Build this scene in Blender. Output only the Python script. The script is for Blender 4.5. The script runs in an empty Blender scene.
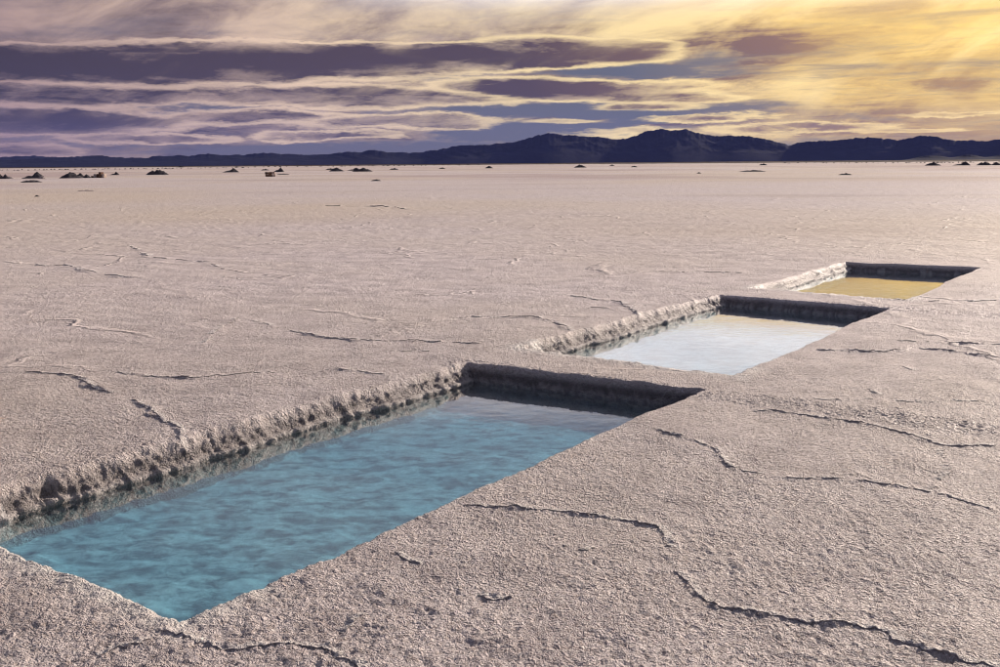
import bpy, math, random
import numpy as np
from mathutils import Matrix, Vector

# ------------------------------------------------------------------ camera, world, sun, exposure
SC = bpy.context.scene
COL = SC.collection
F = 1040.0                      # focal length in pixels of a 1000 px wide frame
CAM_H = 1.65
HOR = 163.6
PITCH = math.atan((333.5 - HOR) / F)
ROLL = math.radians(-0.46)
CAM_R = Matrix.Rotation(math.pi / 2 - PITCH, 3, 'X') @ Matrix.Rotation(ROLL, 3, 'Z')

cam_d = bpy.data.cameras.new('camera')
cam = bpy.data.objects.new('camera', cam_d)
COL.objects.link(cam)
cam_d.sensor_width = 36.0
cam_d.lens = 36.0 * F / 1000.0
cam_d.clip_start = 0.05
cam_d.clip_end = 200000.0
cam.matrix_world = Matrix.Translation((0, 0, CAM_H)) @ CAM_R.to_4x4()
SC.camera = cam

SUN_AZ = math.radians(46.0)     # clockwise from +Y (the view direction)
SUN_EL = math.radians(23.0)
SUN_DIR = Vector((math.sin(SUN_AZ) * math.cos(SUN_EL), math.cos(SUN_AZ) * math.cos(SUN_EL), math.sin(SUN_EL)))
sun_d = bpy.data.lights.new('sun', 'SUN')
sun_d.energy = 5.0
sun_d.angle = math.radians(0.6)
sun_d.color = (1.0, 0.86, 0.735)
sun = bpy.data.objects.new('sun', sun_d)
COL.objects.link(sun)
sun.rotation_euler = SUN_DIR.to_track_quat('Z', 'Y').to_euler()

SC.view_settings.view_transform = 'Standard'
SC.view_settings.look = 'None'
SC.view_settings.gamma = 1.0
SC.view_settings.exposure = 0.27
SC.view_settings.use_curve_mapping = False
SC.cycles.max_bounces = 5
SC.cycles.diffuse_bounces = 1
SC.cycles.transparent_max_bounces = 12
SC.cycles.volume_bounces = 0
SC.cycles.use_denoising = True
SC.cycles.use_adaptive_sampling = True
SC.cycles.adaptive_threshold = 0.03
SC.cycles.filter_width = 1.1


def ray(px, py):
    return CAM_R @ Vector(((px - 500.0) / F, -(py - 333.5) / F, -1.0))


def ground(px, py, z=0.0):
    d = ray(px, py)
    t = (z - CAM_H) / d.z
    return Vector((d.x * t, d.y * t, z))


def azel(px, py):
    d = ray(px, py)
    return math.degrees(math.atan2(d.x, d.y)), math.degrees(math.atan2(d.z, math.hypot(d.x, d.y)))


def lin(r, g, b):
    f = lambda c: (c / 255.0 / 12.92) if c <= 10 else (((c / 255.0) + 0.055) / 1.055) ** 2.4
    return (f(r), f(g), f(b), 1.0)


class NT:
    """small helper for node trees"""
    def __init__(self, tree):
        self.t = tree
        tree.nodes.clear()

    def n(self, kind, **kw):
        nd = self.t.nodes.new(kind)
        for k, v in kw.items():
            setattr(nd, k, v)
        return nd

    def put(self, sock, val):
        if isinstance(val, bpy.types.NodeSocket):
            self.t.links.new(val, sock)
        elif val is not None:
            sock.default_value = val

    def m(self, op, a, b=None, c=None, clamp=False):
        nd = self.n('ShaderNodeMath', operation=op, use_clamp=clamp)
        for i, x in enumerate((a, b, c)):
            self.put(nd.inputs[i], x)
        return nd.outputs[0]

    def vm(self, op, a, b=None, c=None, out=0):
        nd = self.n('ShaderNodeVectorMath', operation=op)
        for i, x in enumerate((a, b, c)):
            self.put(nd.inputs[i], x)
        return nd.outputs[out]

    def noise(self, vec, scale, detail=4, rough=0.55, dist=0.0, col=False, typ=None):
        nd = self.n('ShaderNodeTexNoise')
        if typ:
            nd.noise_type = typ
        self.put(nd.inputs['Vector'], vec)
        nd.inputs['Scale'].default_value = scale
        nd.inputs['Detail'].default_value = detail
        nd.inputs['Roughness'].default_value = rough
        nd.inputs['Distortion'].default_value = dist
        return nd.outputs['Color' if col else 'Fac']

    def rng(self, v, a, b, c=0.0, d=1.0, smooth=True):
        nd = self.n('ShaderNodeMapRange')
        nd.interpolation_type = 'SMOOTHSTEP' if smooth else 'LINEAR'
        nd.clamp = True
        self.put(nd.inputs[0], v)
        for i, x in enumerate((a, b, c, d)):
            self.put(nd.inputs[1 + i], x)
        return nd.outputs[0]

    def mix(self, f, a, b, mode='MIX'):
        nd = self.n('ShaderNodeMix', data_type='RGBA', blend_type=mode)
        self.put(nd.inputs[0], f)
        self.put(nd.inputs[6], a)
        self.put(nd.inputs[7], b)
        return nd.outputs[2]

    def ramp(self, f, stops):
        nd = self.n('ShaderNodeValToRGB')
        el = nd.color_ramp.elements
        while len(el) > 1:
            el.remove(el[-1])
        el[0].position, el[0].color = stops[0]
        for p, c in stops[1:]:
            e = el.new(p)
            e.color = c
        self.put(nd.inputs[0], f)
        return nd.outputs[0]

    def comb(self, x, y, z):
        nd = self.n('ShaderNodeCombineXYZ')
        for i, v in enumerate((x, y, z)):
            self.put(nd.inputs[i], v)
        return nd.outputs[0]


# ------------------------------------------------------------------ sky: clear Nishita sky behind backlit cloud
def build_world():
    w = bpy.data.worlds.new('World')
    SC.world = w
    w.use_nodes = True
    N = NT(w.node_tree)
    tc = N.n('ShaderNodeTexCoord').outputs['Generated']
    sky = N.n('ShaderNodeTexSky', sky_type='NISHITA')
    sky.sun_disc = False
    sky.sun_elevation = SUN_EL
    sky.sun_rotation = SUN_AZ
    sky.altitude = 3400
    sky.air_density = 1.0
    sky.dust_density = 2.0
    sky.ozone_density = 2.0
    clear = N.vm('SCALE', sky.outputs[0])
    clear.node.inputs['Scale'].default_value = 0.075
    clear = N.mix(1.0, clear, (0.84, 0.80, 0.98, 1), 'MULTIPLY')

    d = N.vm('NORMALIZE', tc)
    sep = N.n('ShaderNodeSeparateXYZ')
    N.put(sep.inputs[0], d)
    x, y, z = sep.outputs
    az = N.m('DEGREES', N.m('ARCTAN2', x, y))
    el = N.m('DEGREES', N.m('ARCSINE', z))
    elp = N.m('MAXIMUM', el, 0.0)
    # position on a flat cloud deck, for the high veil
    zz = N.m('ADD', N.m('MAXIMUM', z, 0.0), 0.055)
    deck = N.comb(N.m('DIVIDE', x, zz), N.m('DIVIDE', y, zz), 0.0)
    # position in degrees, for the banks low over the mountains
    ang = N.comb(az, el, 0.0)
    # wispy domain warp
    w1 = N.noise(N.vm('MULTIPLY', ang, (0.085, 0.42, 0.0)), 1.0, 6, 0.66, col=True)
    w1 = N.vm('SUBTRACT', w1, (0.5, 0.5, 0.5))
    w2 = N.vm('SUBTRACT', N.noise(N.vm('MULTIPLY_ADD', ang, (0.55, 2.2, 0.0), (7.3, 2.1, 0.0)), 1.0, 4, 0.7, col=True), (0.5, 0.5, 0.5))
    warp = N.vm('MULTIPLY_ADD', w1, (7.5, 1.35, 0.0), ang)
    warp = N.vm('MULTIPLY_ADD', w2, (2.4, 0.42, 0.0), warp)

    calm = N.vm('MULTIPLY_ADD', w1, (3.0, 0.55, 0.0), ang)
    calm = N.vm('MULTIPLY_ADD', w2, (1.2, 0.22, 0.0), calm)

    def lens(T, px, py, hw, hh, wt, tilt=0.0, quiet=False):
        a, e = azel(px, py)
        sw = 1.0 / (hw / F * 57.3)
        sh = 1.0 / (hh / F * 57.3)
        src = calm if quiet else warp
        if tilt:
            r = N.n('ShaderNodeVectorRotate', rotation_type='Z_AXIS')
            N.put(r.inputs['Vector'], src)
            r.inputs['Center'].default_value = (a, e, 0)
            r.inputs['Angle'].default_value = math.radians(tilt)
            src = r.outputs[0]
        v = N.vm('MULTIPLY_ADD', src, (sw, sh, 0.0), (-a * sw, -e * sh, 0.0))
        l = N.vm('LENGTH', v, out=1)
        k = N.rng(l, 1.35, 0.15, 0.0, wt)
        return k if T is None else N.m('MAXIMUM', T, k)

    B = None                                   # banks of thick cloud
    for a in [
        (40, 64, 330, 18, 1.0), (300, 60, 240, 18, 1.1), (470, 57, 150, 14, 1.0), (575, 50, 100, 13, 0.80, 4.0, True), (625, 46, 55, 9, 0.50, 2.0, True),
        (60, 97, 260, 12, 0.50), (330, 97, 210, 13, 0.60), (570, 90, 140, 11, 0.85, 3.0, True), (650, 86, 60, 7, 0.5),
        (45, 122, 130, 13, 0.90), (250, 118, 110, 8, 0.5), (400, 123, 120, 8, 0.5), (330, 136, 80, 5, 0.42),
        (150, 138, 90, 6, 0.5), (645, 107, 60, 5, 0.48, 0.0, True), (690, 99, 60, 4, 0.45, 0.0, True),
        (705, 119, 70, 5, 0.42), (800, 129, 90, 6, 0.45), (620, 132, 90, 5, 0.33),
        (36, 151, 60, 8, 0.35), (905, 131, 55, 2.6, 0.32, 0.0, True), (560, 122, 50, 3.0, 0.30, 0.0, True), (960, 113, 60, 3, 0.3),
    ]:
        B = lens(B, *a)
    S = None                                   # dark scud without bright edges
    for a in [(972, 82, 34, 13, 0.9), (830, 52, 60, 12, 0.40), (885, 6, 60, 10, 0.45), (740, 42, 100, 22, 0.85), (690, 58, 80, 18, 0.6), (860, 118, 130, 14, 0.45), (940, 140, 120, 9, 0.5)]:
        S = lens(S, *a)
    G = None                                   # gaps where the clear sky shows
    for a in [
        (630, 70, 110, 11, 1.0), (560, 112, 170, 13, 1.0), (430, 76, 120, 6, 0.7), (700, 62, 60, 14, 0.6),
        (330, 151, 260, 10, 0.85), (700, 113, 100, 8, 0.7), (500, 128, 130, 12, 0.9),
        (740, 146, 200, 10, 0.5), (180, 112, 90, 7, 0.5), (250, 79, 120, 4, 0.5),
    ]:
        G = lens(G, *a)
    # high veil: wind-drawn streaks on the cloud deck
    r1 = N.n('ShaderNodeVectorRotate', rotation_type='Z_AXIS')
    N.put(r1.inputs['Vector'], deck)
    r1.inputs['Angle'].default_value = math.radians(28)
    v1 = N.noise(N.vm('MULTIPLY', r1.outputs[0], (0.20, 0.60, 1.0)), 0.55, 5, 0.62, 0.9)
    v2 = N.noise(N.vm('MULTIPLY', r1.outputs[0], (0.55, 1.5, 1.0)), 1.2, 5, 0.68, 1.1)
    # layered streaks low in the sky, seen edge on
    streak = N.noise(N.vm('MULTIPLY_ADD', ang, (0.055, 0.55, 0.0), (3.0, 9.0, 0.0)), 1.0, 5, 0.66, 0.8)
    stk2 = N.noise(N.vm('MULTIPLY_ADD', ang, (0.20, 1.6, 0.0), (13.0, 4.0, 0.0)), 1.0, 6, 0.68, 0.6)
    diag = N.n('ShaderNodeVectorRotate', rotation_type='Z_AXIS')
    N.put(diag.inputs['Vector'], ang)
    diag.inputs['Angle'].default_value = math.radians(-17)
    cir = N.noise(N.vm('MULTIPLY_ADD', diag.outputs[0], (0.12, 0.36, 0.0), (1.0, 2.0, 0.0)), 1.0, 6, 0.6, 0.5)
    low = N.rng(el, 10.0, 2.5)
    lowq = N.m('MULTIPLY', low, N.m('ADD', N.m('MULTIPLY', N.m('SUBTRACT', streak, 0.5), 0.9), N.m('MULTIPLY', N.m('SUBTRACT', stk2, 0.5), 0.75)))
    veil = N.m('ADD', N.m('MULTIPLY', v1, 0.50), N.m('MULTIPLY', v2, 0.30))
    veil = N.m('ADD', veil, lowq)
    veil = N.m('SUBTRACT', veil, N.m('MULTIPLY', G, 0.34))
    # body of the banks, uneven inside
    Bq = N.m('MULTIPLY', B, N.m('ADD', 0.52, N.m('MULTIPLY', N.m('ADD', streak, stk2), 0.48)))
    # cover: how much cloud hides the clear sky; thick: how dark its underside is
    cover = N.rng(N.m('ADD', veil, Bq), 0.16, 0.46)
    crisp = N.noise(N.vm('MULTIPLY_ADD', warp, (0.42, 1.4, 0.0), (5.0, 1.0, 0.0)), 1.0, 5, 0.66, 0.3)
    Bq = N.m('MULTIPLY', Bq, N.rng(crisp, 0.25, 0.75, 0.80, 1.20, smooth=False))
    thick = N.m('ADD', N.rng(Bq, 0.20, 1.0, 0.0, 1.0, smooth=False), N.rng(v2, 0.47, 0.75, 0.0, 0.35))
    thick = N.m('ADD', thick, N.rng(crisp, 0.40, 0.72, 0.0, 0.22))
    thick = N.m('ADD', thick, N.rng(v1, 0.50, 0.75, 0.0, 0.35))
    thick = N.m('ADD', thick, N.rng(cir, 0.48, 0.72, 0.0, 0.45))
    thick = N.m('ADD', thick, N.m('MULTIPLY', S, N.rng(N.m('ADD', cir, v2), 0.75, 1.15, 0.15, 0.9)))
    thick = N.m('ADD', thick, N.m('MULTIPLY', N.m('MULTIPLY', low, N.rng(stk2, 0.40, 0.66)), 0.75), clamp=True)
    thick = N.m('MULTIPLY', thick, N.rng(N.vm('DOT_PRODUCT', d, tuple(SUN_DIR), out=1), 0.74, 0.92, 1.0, 0.5))
    thick = N.m('ADD', thick, N.m('MULTIPLY', S, N.rng(cir, 0.35, 0.60, 0.10, 0.35)), clamp=True)
    rim = N.m('MULTIPLY', N.m('MULTIPLY', N.rng(Bq, 0.04, 0.18), N.rng(Bq, 0.46, 0.20)), N.rng(N.m('ADD', streak, v2), 0.80, 1.20, 1.0, 0.65))
    glow = N.m('MULTIPLY', N.m('MULTIPLY', N.rng(cir, 0.56, 0.30), 0.75), N.m('SUBTRACT', 1.0, N.m('MAXIMUM', B, S), clamp=True))

    # warmth: angle to the sun
    sd = N.vm('DOT_PRODUCT', d, tuple(SUN_DIR), out=1)
    warm = N.rng(sd, -0.50, 0.98, 0.0, 1.0, smooth=False)
    thin_c = N.ramp(warm, [(0.0, lin(66, 60, 92)), (0.35, lin(92, 82, 104)), (0.55, lin(118, 102, 106)), (0.66, lin(160, 138, 132)), (0.79, lin(190, 168, 150)), (0.85, lin(222, 194, 146)), (0.90, lin(244, 204, 118)), (0.97, (0.98, 0.67, 0.20, 1))])
    dark_c = N.ramp(warm, [(0.0, lin(40, 36, 60)), (0.55, lin(62, 54, 62)), (0.80, lin(82, 69, 76)), (0.89, lin(132, 104, 94)), (1.0, lin(196, 150, 92))])
    rim_c = N.ramp(warm, [(0.0, lin(110, 95, 110)), (0.55, lin(172, 144, 140)), (0.70, lin(226, 198, 172)), (0.82, lin(252, 226, 168)), (0.90, (1.08, 0.80, 0.35, 1)), (1.0, (1.15, 0.84, 0.33, 1))])
    gap_c = N.ramp(warm, [(0.0, lin(60, 62, 98)), (0.55, lin(92, 86, 100)), (0.84, lin(96, 97, 108)), (0.93, lin(158, 136, 108)), (1.0, lin(190, 160, 112))])
    clear = N.mix(0.96, clear, gap_c)
    cloud = N.mix(thick, thin_c, dark_c)
    cloud = N.mix(N.m('MAXIMUM', N.m('MULTIPLY', rim, 0.9), glow), cloud, rim_c)
    out = N.mix(cover, clear, cloud)
    gain = N.m('MULTIPLY_ADD', N.m('MULTIPLY', N.rng(el, 2.5, 7.5), N.rng(sd, 0.72, 0.90)), 0.16, 1.0)
    out = N.vm('SCALE', out)
    N.put(out.node.inputs['Scale'], gain)
    # above the golden horizon the veil turns white, then breaks up into slate blue overhead
    hi = N.m('MULTIPLY', N.m('MULTIPLY', N.rng(el, 6.8, 9.2), N.rng(sd, 0.50, 0.75)), N.rng(sd, 0.97, 0.90))
    white = N.mix(N.rng(v2, 0.35, 0.65), (1.25, 1.18, 1.22, 1), (0.80, 0.76, 0.84, 1))
    out = N.mix(N.m('MULTIPLY', hi, N.rng(el, 7.6, 9.4, 0.25, 0.85)), out, white)
    top = N.mix(N.rng(v1, 0.36, 0.64), (0.13, 0.155, 0.225, 1), (0.27, 0.27, 0.32, 1))
    top = N.mix(N.rng(sd, -0.6, 0.3), (0.065, 0.075, 0.13, 1), top)
    out = N.mix(N.rng(el, 10.5, 15.0, 0.0, 0.88), out, top)
    bg = N.n('ShaderNodeBackground')
    N.put(bg.inputs[0], out)
    bg.inputs[1].default_value = 1.0
    o = N.n('ShaderNodeOutputWorld')
    N.put(o.inputs[0], bg.outputs[0])
    w.cycles.sampling_method = 'MANUAL'
    w.cycles.sample_map_resolution = 512


build_world()


# ------------------------------------------------------------------ numpy gradient noise
def _hash(ix, iy, iz, seed):
    h = (ix.astype(np.uint32) * np.uint32(374761393)) ^ (iy.astype(np.uint32) * np.uint32(668265263)) \
        ^ (iz.astype(np.uint32) * np.uint32(2246822519)) ^ np.uint32((seed * 3266489917) & 0xffffffff)
    h = (h ^ (h >> np.uint32(13))) * np.uint32(1274126177)
    h = (h ^ (h >> np.uint32(16))) * np.uint32(2654435769)
    return h ^ (h >> np.uint32(15))


_ang = np.linspace(0, 2 * np.pi, 256, endpoint=False)
_G2 = np.stack([np.cos(_ang), np.sin(_ang)], 1).astype(np.float32)
_rs = np.random.RandomState(5)
_G3 = _rs.normal(size=(256, 3)); _G3 = (_G3 / np.linalg.norm(_G3, axis=1)[:, None]).astype(np.float32)


def perlin2(x, y, seed=0):
    fx, fy = np.floor(x), np.floor(y)
    ix, iy = fx.astype(np.int64), fy.astype(np.int64)
    x = (x - fx).astype(np.float32); y = (y - fy).astype(np.float32)
    u = x * x * x * (x * (x * 6 - 15) + 10); v = y * y * y * (y * (y * 6 - 15) + 10)
    zz = np.zeros_like(ix)

    def c(dx, dy):
        g = _G2[_hash(ix + dx, iy + dy, zz, seed) & np.uint32(255)]
        return g[..., 0] * (x - dx) + g[..., 1] * (y - dy)
    a = c(0, 0); b = c(1, 0); p = c(0, 1); q = c(1, 1)
    a = a + u * (b - a); p = p + u * (q - p)
    return (a + v * (p - a)) * 1.5


def perlin3(x, y, z, seed=0):
    fx, fy, fz = np.floor(x), np.floor(y), np.floor(z)
    ix, iy, iz = fx.astype(np.int64), fy.astype(np.int64), fz.astype(np.int64)
    x = (x - fx).astype(np.float32); y = (y - fy).astype(np.float32); z = (z - fz).astype(np.float32)
    f = lambda t: t * t * t * (t * (t * 6 - 15) + 10)
    u, v, w = f(x), f(y), f(z)
    r = 0
    for dx in (0, 1):
        for dy in (0, 1):
            for dz in (0, 1):
                g = _G3[_hash(ix + dx, iy + dy, iz + dz, seed) & np.uint32(255)]
                wgt = (u if dx else 1 - u) * (v if dy else 1 - v) * (w if dz else 1 - w)
                r = r + wgt * (g[..., 0] * (x - dx) + g[..., 1] * (y - dy) + g[..., 2] * (z - dz))
    return r * 1.5


def fbm2(x, y, seed, octv, gain=0.5):
    r = 0; a = 1.0
    for i in range(octv):
        r = r + a * perlin2(x * 2 ** i + 11.3 * i, y * 2 ** i - 7.1 * i, seed + i)
        a *= gain
    return r


def sstep(a, b, x):
    t = np.clip((x - a) / (b - a), 0, 1)
    return t * t * (3 - 2 * t)


def link(o):
    COL.objects.link(o)
    return o


def grid_mesh(name, X, Y, Z, attrs=None):
    """X,Y,Z: (n,m) arrays -> quad mesh"""
    n, m = X.shape
    me = bpy.data.meshes.new(name)
    co = np.stack([X, Y, Z], -1).reshape(-1, 3).astype(np.float32)
    i = np.arange(n * m).reshape(n, m)
    q = np.stack([i[:-1, :-1], i[1:, :-1], i[1:, 1:], i[:-1, 1:]], -1).reshape(-1, 4).astype(np.int32)
    a, b, c = co[q[0, 0]], co[q[0, 1]], co[q[0, 2]]
    if np.cross(b - a, c - a)[2] < 0:
        q = q[:, ::-1]
    me.vertices.add(n * m)
    me.vertices.foreach_set('co', co.ravel())
    me.loops.add(q.size)
    me.loops.foreach_set('vertex_index', np.ascontiguousarray(q).ravel())
    me.polygons.add(len(q))
    me.polygons.foreach_set('loop_start', np.arange(0, q.size, 4, dtype=np.int32))
    me.polygons.foreach_set('use_smooth', np.ones(len(q), dtype=bool))
    for k, v in (attrs or {}).items():
        at = me.attributes.new(k, 'FLOAT', 'POINT')
        at.data.foreach_set('value', v.ravel().astype(np.float32))
    me.update(calc_edges=True)
    return me


# ------------------------------------------------------------------ the salt flat with the three dug pools
AZ = math.radians(34.6)                                   # direction of the pools' long sides
EU = (math.sin(AZ), math.cos(AZ))
EV = (math.cos(AZ), -math.sin(AZ))


def to_uv(x, y):
    return x * EU[0] + y * EU[1], x * EV[0] + y * EV[1]


def to_xy(u, v):
    return u * EU[0] + v * EV[0], u * EU[1] + v * EV[1]


WATER = -0.135
# near u, far u, left v, right v, change of the near and the far edge from right to left
POOLS = [(2.31, 6.97, -5.08, -3.01, 0.05, -0.10), (7.56, 12.10, -5.12, -3.00, 0.16, 0.20), (12.98, 17.40, -5.05, -3.00, 0.26, -0.02)]

CRACKS = [  # ridges of heaved salt crust, in the photograph's pixels, with strength
    (1.0, [(458, 506), (500, 509), (545, 511), (590, 515), (628, 521), (655, 526), (668, 540), (676, 550)]),
    (1.2, [(666, 562), (682, 576), (700, 592), (716, 604), (750, 611), (790, 617), (835, 623), (878, 628), (905, 641), (940, 653), (975, 662), (1010, 668)]),
    (0.8, [(640, 428), (665, 437), (690, 443), (712, 452), (726, 466), (752, 476), (790, 481), (845, 483), (890, 486), (930, 493), (962, 502), (1010, 513)]),
    (0.9, [(735, 410), (760, 412), (790, 416), (822, 421), (850, 424), (885, 429), (912, 438), (938, 445), (970, 447), (1010, 446)]),
    (1.0, [(797, 352), (812, 350), (850, 352), (882, 352), (912, 348), (950, 351), (985, 356), (1010, 359)]),
    (0.6, [(890, 340), (930, 343), (965, 345), (1010, 345)]),
    (0.5, [(895, 366), (915, 372), (940, 380), (962, 388), (1005, 391)]),
    (0.5, [(780, 402), (850, 402), (875, 402), (930, 404), (1000, 403)]),
    (1.0, [(95, 660), (115, 651), (140, 646), (160, 635), (180, 637), (205, 644), (230, 649), (265, 647), (325, 648), (338, 655), (355, 664), (370, 672)]),
    (0.7, [(325, 648), (345, 628), (358, 618), (372, 612)]),
    (0.7, [(395, 552), (410, 560), (425, 566)]),
    (0.7, [(475, 594), (490, 597), (515, 598)]),
    (1.2, [(20, 374), (50, 375), (75, 378), (92, 388), (110, 396)]),
    (1.3, [(118, 403), (135, 405), (150, 412), (164, 424), (178, 432), (184, 444)]),
    (1.1, [(112, 372), (130, 377), (160, 379), (195, 380), (230, 377), (255, 375), (280, 374)]),
    (0.9, [(312, 371), (335, 371), (360, 373), (385, 377)]),
    (1.0, [(285, 330), (300, 334), (320, 338), (345, 340), (375, 342), (410, 342), (450, 344), (490, 345)]),
    (0.9, [(450, 316), (465, 318), (485, 319), (500, 319), (535, 320), (553, 323), (565, 329), (572, 333)]),
    (0.8, [(555, 295), (580, 298), (600, 301), (620, 303), (632, 311), (638, 317)]),
    (0.5, [(585, 308), (600, 309), (618, 310)]),
    (0.6, [(375, 350), (410, 352), (440, 351)]),
    (0.6, [(20, 265), (50, 267), (65, 266), (95, 275), (130, 279), (160, 280)]),
    (0.5, [(125, 244), (150, 258), (200, 262), (222, 269), (250, 272)]),
    (0.5, [(300, 206), (330, 206), (390, 207), (410, 210)]),
    (0.5, [(650, 270), (700, 272), (750, 272)]),
    (0.5, [(840, 292), (900, 300), (960, 302), (1005, 300)]),
    (0.4, [(860, 385), (900, 415), (935, 443)]),
    (0.4, [(940, 447), (950, 470), (930, 493)]),
    (0.5, [(560, 545), (580, 552), (600, 548)]),
    (0.5, [(200, 350), (220, 330), (240, 318), (285, 330)]),
]


def build_ground():
    def du(u):
        if u < 1.5:
            return min(0.012 + 0.12 * (1.5 - u), 9000)
        if u < 13:
            return 0.0030 * max(3.4, u * 0.92)
        if u < 45:
            return 0.0065 * u
        return min(0.07 * (u - 40.5), 4000)

    def dv(v):
        if v > -0.6:
            return min(0.015 + 0.14 * (v + 0.6), 9000)
        a = -v
        if a < 13:
            return 0.0030 * max(3.4, a * 0.98)
        if a < 40:
            return 0.0065 * a
        return min(0.07 * (a - 36), 4000)
    eu = []
    for (a, b, l, r, sn, sf) in POOLS:
        k = max(1.0, a / 5.0)
        eu += [(a - 0.04 + min(0, sn), a + 0.20 + max(0, sn), 0.010 * k), (b - 0.22 + min(0, sf), b + 0.03 + max(0, sf), 0.0075 * k)]
    def both(step, start, lo, hi):
        f = [start]
        while f[-1] < hi:
            f.append(f[-1] + step(f[-1]))
        b = [start]
        while b[-1] > lo:
            b.append(b[-1] - step(b[-1]))
        return np.array(b[:0:-1] + f)

    def insert(a, ex):
        for (p, q, s) in ex:
            a = a[(a < p - s * 0.5) | (a > q + s * 0.5)]
            a = np.concatenate([a, np.arange(p, q, s)])
        return np.unique(a)
    U = insert(both(du, 2.0, -45000, 48000), eu)
    V = insert(both(dv, -2.0, -48000, 45000), [(-5.22, -4.72, 0.0085), (-3.13, -2.95, 0.0095)])
    print('ground grid', len(U), len(V), 2 * len(U) * len(V))
    u, v = np.meshgrid(U, V, indexing='ij')
    su = np.gradient(U)[:, None] * np.ones_like(u)
    sv = np.gradient(V)[None, :] * np.ones_like(u)
    sp = np.maximum(su, sv)
    near = sp < 0.6                                         # mask where relief is worth computing
    iu = np.where(near.any(1))[0]; iv = np.where(near.any(0))[0]
    sl = (slice(iu[0], iu[-1] + 1), slice(iv[0], iv[-1] + 1))
    z = np.zeros_like(u); crust = np.zeros_like(u)
    mud_shade = np.zeros_like(u)
    un, vn, spn = u[sl], v[sl], sp[sl]

    # pools
    zp = np.zeros_like(un); wall = np.zeros_like(un); rim = np.zeros_like(un); crackmask = np.ones_like(un)
    wob = 0.022 * perlin2(un * 2.1, vn * 2.1, 3) + 0.014 * perlin2(un * 6.0, vn * 6.0, 4) + 0.008 * perlin2(un * 15, vn * 15, 5)
    lefty = np.zeros_like(un)
    for (a, b, l, r, sn, sf) in POOLS:
        t = np.clip((r - vn) / (r - l), -0.2, 1.2)
        s_l = vn - l + wob * 1.5 - 0.03 * perlin2(un * 0.9, vn * 0 + 3.3, 9)
        s_r = r - vn + wob * 0.75 + 0.035 * perlin2(un * 0.7, vn * 0 + 8.2, 14)
        s_n = un - (a + sn * t) + wob * 0.9
        s_f = (b + sf * t) - un + wob * 0.7

        def prof(s, w1, w2):
            # rim rounded, slope to the water, then down to the floor
            q = np.clip((s + 0.25 * w1) / (1.25 * w1), 0, 1)
            p = np.where(s < w1, 0.16 * (0.40 * q + 0.60 * q * q), 0.16 + 0.10 * sstep(0, 1, (s - w1) / w2))
            return np.clip(p, 0, 0.26)
        pl = prof(s_l, 0.10, 0.11); pr = prof(s_r, 0.035, 0.09)
        pn = prof(s_n, 0.10, 0.16); pf = prof(s_f, 0.045, 0.13)
        p = np.minimum(np.minimum(pl, pr), np.minimum(pn, pf))
        inside = (s_l > -0.3) & (s_r > -0.3) & (s_n > -0.3) & (s_f > -0.3)
        zp = np.where(inside, -p, zp)
        wall = np.where(inside, np.maximum(wall, sstep(0.004, 0.05, p) * (1 - 0.93 * sstep(0.15, 0.20, p))), wall)
        lefty = np.where(inside & (pl <= np.minimum(np.minimum(pr, pn), pf) + 1e-4) & (p > 0.002), 1.0, lefty)
        dmin = np.minimum(np.minimum(s_l, s_r), np.minimum(s_n, s_f))
        band = np.where(inside, np.exp(-(np.clip(-dmin, 0, None) / np.where(np.abs(s_n) < 0.4, 0.12, 0.06)) ** 2), 0)
        rim = np.maximum(rim, band * (0.10 + 0.90 * (np.abs(s_n) < 0.4)))
        crackmask *= np.where(inside, sstep(0.05, -0.03, dmin), 1)
    inpool = zp < -0.02

    # crust grain: billows of several sizes, each only where the grid can hold it
    g = np.zeros_like(un)
    relief = 0.85 + 0.4 * np.clip(fbm2(un * 0.55, vn * 0.55, 40, 3) + 0.3, 0, 1)
    for i, (wl, amp) in enumerate([(0.034, 0.0115), (0.060, 0.0085), (0.13, 0.0045), (0.24, 0.0050), (0.55, 0.010), (1.6, 0.012), (5.5, 0.020), (16.0, 0.03)]):
        fade = sstep(0.5, 0.22, spn / wl)
        if i < 2:
            # grains a little longer across the sun's direction
            n = np.abs(0.8 * perlin2(un / wl, vn / wl * 0.8, 50 + i) + 0.8 * perlin2((un * 0.8 + vn * 0.6) / wl * 1.17 + 0.37, (vn * 0.8 - un * 0.6) / wl * 1.05 + 0.71, 60 + i))
            n = np.tanh(3.0 * n) * 0.75 - 0.4
            amp_ = amp * relief
        else:
            n = perlin2(un / wl, vn / wl, 50 + i)
            amp_ = amp
        g += fade * amp_ * n
    # heaved ridges
    gz = np.zeros_like(un)
    for k, (st, pts) in enumerate(CRACKS):
        P = []
        for p in pts:
            q = ground(*p)
            P.append(to_uv(q.x, q.y))
        P = np.array(P)
        dist = np.hypot(P[:, 0].mean(), P[:, 1].mean())
        w = max(0.014, 0.0027 * dist)
        lo = P.min(0) - 12 * w; hi = P.max(0) + 12 * w
        a0, a1 = np.searchsorted(un[:, 0], [lo[0], hi[0]]); b0, b1 = np.searchsorted(vn[0], [lo[1], hi[1]])
        if a1 <= a0 or b1 <= b0:
            continue
        x = un[a0:a1, b0:b1]; y = vn[a0:a1, b0:b1]
        wx = x + w * 2.6 * perlin2(x / (w * 9), y / (w * 9), 90 + k) + w * 0.7 * perlin2(x / (w * 3), y / (w * 3), 190 + k)
        wy = y + w * 2.6 * perlin2(x / (w * 9), y / (w * 9), 130 + k) + w * 0.7 * perlin2(x / (w * 3), y / (w * 3), 230 + k)
        best = np.full(x.shape, 1e9); side = np.zeros(x.shape); along = np.zeros(x.shape)
        acc = 0.0
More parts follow.
